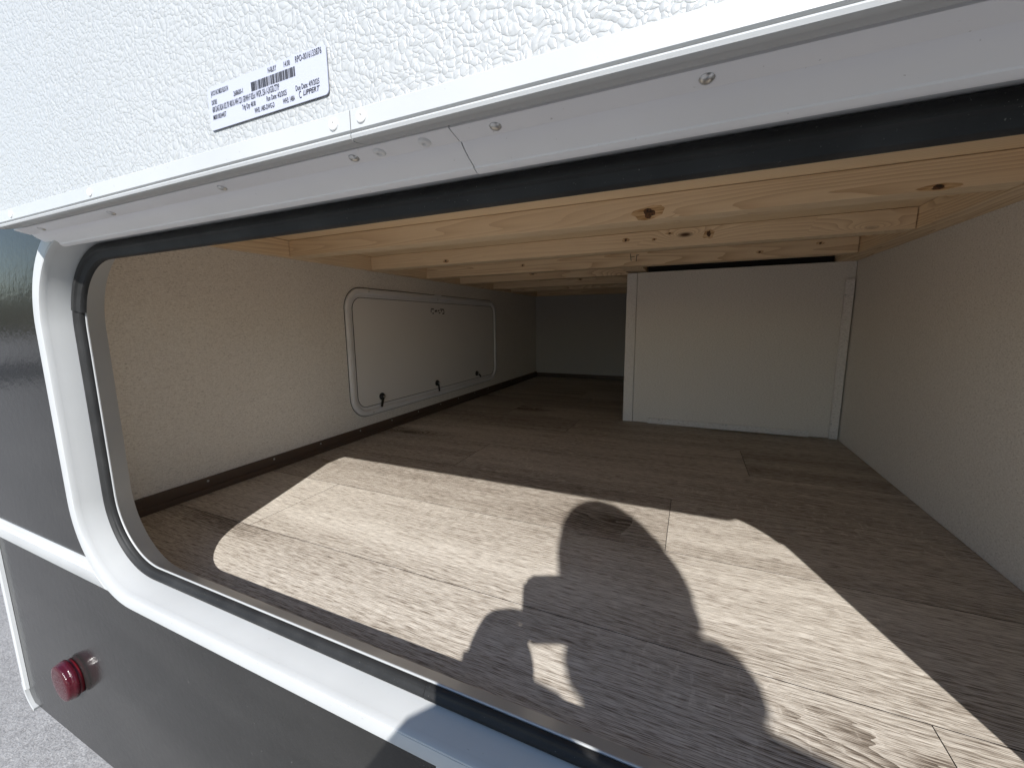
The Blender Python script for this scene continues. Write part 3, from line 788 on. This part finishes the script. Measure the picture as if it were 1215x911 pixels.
# ------------------------------------------------------------------ smartphone and the person taking the picture (behind the camera; their shadow falls on the floor)
C0 = Vector((0, 0, CAM_H))
def CL(r, d, f): return C0 + right * r + down * d + fwd * f
phone = tag(empty('smartphone', tuple(CL(0.055, 0.021, -0.009))), 'dark smartphone held sideways in one hand, known by its shadow', 'phone')
b = box_bm((-0.0735, -0.0358, -0.004), (0.0735, 0.0358, 0.004), 0.0)
bmesh.ops.bevel(b, geom=[e for e in b.edges if abs(e.verts[0].co.z - e.verts[1].co.z) > 0.005], offset=0.011, segments=5, affect='EDGES')
rotm = Matrix((right, down, fwd)).transposed()
def phone_part(nm, bmx, mat, r, d, f):
    o = from_bm(nm, bmx, mat); o.rotation_mode = 'QUATERNION'; o.rotation_quaternion = rotm.to_quaternion()
    o.parent = phone; o.location = CL(r, d, f) - Vector(phone.location); return o
phone_part('phone_body', b, 'black_plastic', 0.055, 0.021, -0.0092)
b = box_bm((-0.017, -0.017, -0.001), (0.017, 0.017, 0.001), 0.0007); phone_part('camera_bump', b, 'black_plastic', 0.004, 0.006, -0.0045)
b = box_bm((-0.070, -0.0325, -0.0002), (0.070, 0.0325, 0.0002), 0.0); phone_part('screen', b, 'void_black', 0.055, 0.021, -0.0136)

def skin_mesh(verts, edges, root=0, sub=2):
    me = bpy.data.meshes.new('skin'); me.from_pydata([tuple(v[0]) for v in verts], edges, [])
    o = bpy.data.objects.new('skin', me); COL.objects.link(o)
    o.modifiers.new('s', 'SKIN'); sd = o.modifiers.new('d', 'SUBSURF'); sd.levels = sub; sd.render_levels = sub
    for i, v in enumerate(verts):
        r = v[1] if isinstance(v[1], tuple) else (v[1], v[1])
        me.skin_vertices[0].data[i].radius = r
        me.skin_vertices[0].data[i].use_root = (i == root)
    dg = bpy.context.evaluated_depsgraph_get(); dg.update()
    out = bpy.data.meshes.new_from_object(o.evaluated_get(dg))
    bpy.data.objects.remove(o)
    return out
W3 = lambda x, y, z: Vector((x, y, z))
bv = [(W3(.385, -.84, .22), .135), (W3(.345, -.70, .33), .165), (W3(.305, -.565, .42), .165), (W3(.275, -.455, .525), .075), (W3(.266, -.405, .59), .060), (W3(.260, -.375, .64), .058),
      # left arm 6..9
      (W3(.195, -.49, .478), .092), (W3(.118, -.515, .440), .095), (W3(.050, -.33, .225), .125), (CL(-.008, .104, -.056), .150),
      # right arm 10..13
      (W3(.350, -.43, .484), .092), (W3(.445, -.39, .428), .108), (W3(.500, -.42, .15), .090), (W3(.450, -.34, -.07), .045),
      # legs 14..
      (W3(.305, -.87, .15), .095), (W3(.275, -.72, -.18), .068), (W3(.265, -.83, -.53), .048), (W3(.262, -.80, -.588), .042), (W3(.235, -.69, -.595), .034),
      (W3(.465, -.80, .15), .095), (W3(.475, -.64, -.18), .068), (W3(.475, -.75, -.53), .048), (W3(.474, -.72, -.588), .042), (W3(.450, -.61, -.595), .034)]
be = [(0, 1), (1, 2), (2, 3), (3, 4), (4, 5), (2, 6), (6, 7), (7, 8), (8, 9), (2, 10), (10, 11), (11, 12), (12, 13), (0, 14), (14, 15), (15, 16), (16, 17), (17, 18), (0, 19), (19, 20), (20, 21), (21, 22), (22, 23)]
body_me = skin_mesh(bv, be, 0, 2)
def hand(sgn, base_r):
    """sgn -1: left end of the phone, +1: right end; fingers curl round to the lens side, thumb on the screen side"""
    R = lambda k: base_r + sgn * k
    v = [(CL(R(.036), .100, -.050), .028), (CL(R(.042), .083, -.028), (.021, .030)), (CL(R(.040), .066, -.012), (.014, .030))]
    e = [(0, 1), (1, 2)]
    for i, (d, ln, rad) in enumerate(((.046, 1.0, .0085), (.062, 1.08, .0088), (.078, 1.0, .0084), (.092, 0.8, .0074))):
        k = len(v)
        v += [(CL(R(.040), d, -.004), rad), (CL(R(.033), d - .002, .010), rad), (CL(R(.033 - .022 * ln), d - .003, .014), rad * .92), (CL(R(.033 - .040 * ln), d - .003, .010), rad * .8)]
        e += [(2, k), (k, k + 1), (k + 1, k + 2), (k + 2, k + 3)]
    k = len(v)
    v += [(CL(R(.034), .066, -.032), .0105), (CL(R(.016), .050, -.034), .0100), (CL(R(-.010), .042, -.026), .0085)]
    e += [(1, k), (k, k + 1), (k + 1, k + 2)]
    k = len(v); v += [(CL(R(.010), .092, -.036), .032), (CL(R(-.012), .090, -.034), .036), (CL(R(.006), .066, -.030), .026), (CL(R(-.016), .062, -.028), .022)]
    e += [(1, k), (k, k + 1), (1, k + 2), (k + 2, k + 3)]
    return skin_mesh(v, e, 0, 2)
def hanging_hand(wr):
    v = [(wr, .028), (wr + W3(-.01, .03, -.045), (.030, .018)), (wr + W3(-.015, .045, -.080), (.032, .014))]
    e = [(0, 1), (1, 2)]
    for i, ln in enumerate((.9, 1.0, .95, .75)):
        k = len(v); o_ = W3(.022 - .015 * i, -.012 + .008 * i, 0); b_ = wr + W3(-.018, .05, -.088) + o_
        v += [(b_, .0085), (b_ + W3(-.002, .012, -.030) * ln, .0082), (b_ + W3(-.004, .012, -.052) * ln, .0078), (b_ + W3(-.006, .004, -.070) * ln, .007)]
        e += [(2, k), (k, k + 1), (k + 1, k + 2), (k + 2, k + 3)]
    k = len(v); v += [(wr + W3(.028, .035, -.045), .010), (wr + W3(.036, .055, -.075), .009), (wr + W3(.032, .066, -.098), .008)]
    e += [(1, k), (k, k + 1), (k + 1, k + 2)]
    return skin_mesh(v, e, 0, 2)
hands = [hand(-1, -.020), hanging_hand(W3(.450, -.34, -.075))]

# head: shaped ellipsoid with brow, nose, chin, ears
HC = W3(.250, -.358, .655)
face = (Vector((-.38, .86, -.34))).normalized(); hr = face.cross(Vector((0, 0, 1))).normalized(); hu = hr.cross(face).normalized()
def head_bm():
    bm_ = bmesh.new(); bmesh.ops.create_uvsphere(bm_, u_segments=32, v_segments=24, radius=1.0)
    for v_ in bm_.verts:
        x, y, z = v_.co          # x right, y front, z up
        wd = .074 * (1.0 - (.24 * max(0, -z) ** 1.5)); dp = .095 * (1 - .10 * max(0, -z) * (1 if y < 0 else 0))
        p = Vector((x * wd, y * dp, z * .118))
        if y > 0:
            p.y += .022 * math.exp(-((x / .16) ** 2 + ((z + .12) / .16) ** 2))          # nose
            p.y += .008 * math.exp(-((x / .5) ** 2 + ((z - .15) / .10) ** 2))           # brow
            p.y -= .010 * (math.exp(-(((x - .42) / .17) ** 2 + ((z - .02) / .10) ** 2)) + math.exp(-(((x + .42) / .17) ** 2 + ((z - .02) / .10) ** 2)))  # sockets
            p.y += .006 * math.exp(-((x / .28) ** 2 + ((z + .45) / .07) ** 2))          # lips
            p.y += .012 * math.exp(-((x / .3) ** 2 + ((z + .80) / .16) ** 2))           # chin
        v_.co = HC + hr * p.x + face * p.y + hu * p.z
    for sg in (-1, 1):
        r_ = bmesh.ops.create_uvsphere(bm_, u_segments=12, v_segments=8, radius=1.0)
        for v_ in r_['verts']:
            x, y, z = v_.co; v_.co = HC + hr * (sg * .076 + x * .007) + face * (-.010 + y * .018 + z * .004) + hu * (-.005 + z * .030)
    return bm_
bm = bmesh.new(); bm.from_mesh(body_me)
for f_ in bm.faces:
    c_ = f_.calc_center_median()
    f_.material_index = 3 if c_.z < -.545 else (2 if c_.z < .20 and c_.y < -.5 else 1)
    if c_.z > .60 and c_.y > -.45: f_.material_index = 0
for hm in hands:
    n0 = len(bm.faces); bm.from_mesh(hm); bm.faces.ensure_lookup_table()
    for f_ in bm.faces[n0:]: f_.material_index = 0
hb = head_bm(); hme = bpy.data.meshes.new('h'); hb.to_mesh(hme); hb.free()
n0 = len(bm.faces); bm.from_mesh(hme); bm.faces.ensure_lookup_table()
for f_ in bm.faces[n0:]: f_.material_index = 0
zmin = min(v_.co.z for v_ in bm.verts)
for v_ in bm.verts:
    if v_.co.z < -.5: v_.co.z = max(v_.co.z, GZ + 0.001)
pme = bpy.data.meshes.new('person'); bm.to_mesh(pme); bm.free()
for mn in ('skin', 'jacket', 'denim', 'shoe'): pme.materials.append(MAT[mn])
for p in pme.polygons: p.use_smooth = True
person = bpy.data.objects.new('person', pme); COL.objects.link(person)
tag(person, 'person in dark jacket bending to photograph, seen as a shadow on the floor', 'person')
# hair cap and hood
bm = bmesh.new(); bmesh.ops.create_uvsphere(bm, u_segments=28, v_segments=20, radius=1.0)
bmesh.ops.delete(bm, geom=[v_ for v_ in bm.verts if v_.co.z < -.55 or (v_.co.y > .45 and v_.co.z < .35) or (v_.co.y > .1 and v_.co.z < -.05)], context='VERTS')
rh = random.Random(5)
for v_ in bm.verts:
    x, y, z = v_.co; j = rh.uniform(-.0015, .0015)
    v_.co = HC + hr * (x * (.081 + j)) + face * (y * (.102 + j) - .002) + hu * (z * (.126 + j) + .001)
hair = from_bm('hair', bm, 'hair', person, True)
md = hair.modifiers.new('th', 'SOLIDIFY'); md.thickness = 0.006
V = []; F = []
hc = W3(.276, -.408, .580); tilt = (HC - W3(.275, -.455, .525)).normalized(); e1 = tilt.orthogonal().normalized(); e2 = tilt.cross(e1)
for i in range(28):
    a = 2 * math.pi * i / 28; rd = e1 * math.cos(a) + e2 * math.sin(a)
    for j in range(10):
        q_ = 2 * math.pi * j / 10; V.append(hc + rd * (.062 + .028 * math.cos(q_) + .003 * math.sin(5 * a)) + tilt * (.030 * math.sin(q_)))
for i in range(28):
    for j in range(10):
        F.append((i * 10 + j, ((i + 1) % 28) * 10 + j, ((i + 1) % 28) * 10 + (j + 1) % 10, i * 10 + (j + 1) % 10))
obj('collar', V, F, 'jacket', person, True)
for sg in (-1, 1):
    bm = bmesh.new(); bmesh.ops.create_uvsphere(bm, u_segments=12, v_segments=8, radius=.0105)
    for v_ in bm.verts: v_.co = v_.co + HC + hr * (sg * .030) + face * .0755 + hu * .004
    from_bm('eye', bm, 'eye', person, True)

# ------------------------------------------------------------------ dark knots set in the lumber
def knot(par, px, pz, rx, rz, seed, mat):
    """flush irregular disc on the camera-side face of a joist (par's local -y face)"""
    r_ = random.Random(seed); V = []; n_ = 14
    wy = min(v.co.y for v in par.data.vertices)
    for i in range(n_):
        a = 2 * math.pi * i / n_; k = r_.uniform(.7, 1.2)
        V.append((px + rx * k * math.cos(a), wy - 0.00025, pz + rz * k * math.sin(a)))
    V2 = []
    for i in range(n_):
        a = 2 * math.pi * i / n_; k = r_.uniform(1.5, 2.3)
        V2.append((px + rx * k * 1.5 * math.cos(a), wy - 0.00012, pz + rz * k * math.sin(a) * 0.75))
    V = V + V2
    F = [tuple(range(n_))] + [(i, (i + 1) % n_, n_ + (i + 1) % n_, n_ + i) for i in range(n_)]
    o = obj('knot', V, F, mat, par)
    o.data.materials.append(MAT['knot_halo'])
    for p in o.data.polygons[1:]: p.material_index = 1
    return o
t = NT('knot_wood'); c = t.coords()
t.set(color=t.mix(t.rng(t.noise(c, 260, 3), 0.35, 0.65, 0, 1), (0.02, 0.010, 0.006), (0.16, 0.07, 0.03)), rough=0.55); MAT['knot_wood'] = t.m
t = NT('knot_halo'); c = t.coords()
t.set(color=t.mix(t.rng(t.noise(t.scale(c, (40, 400, 400)), 1, 2), 0.35, 0.65, 0, 1), (0.42, 0.24, 0.10), (0.74, 0.53, 0.31)), rough=0.6); MAT['knot_halo'] = t.m
jc = -0.2597
for (ji, wx, dz, rx, rz) in ((0, -0.071, -0.008, .0085, .0075), (0, 0.265, -0.015, .007, .0028), (1, -0.145, 0.004, .003, .003), (1, -0.055, 0.010, .003, .002), (1, -0.085, 0.0, .002, .002), (1, -0.61, -0.010, .003, .003), (1, 0.02, 0.002, .004, .006),
                           (2, 0.145, -0.003, .003, .0025), (2, 0.27, 0.008, .003, .0025), (2, -0.50, 0.004, .003, .003), (3, -0.55, 0.006, .006, .005), (4, -0.45, 0.006, .004, .003)):
    knot(joists[ji], wx - jc, dz, rx, rz, int(1000 * (wx + 2)), 'knot_wood')
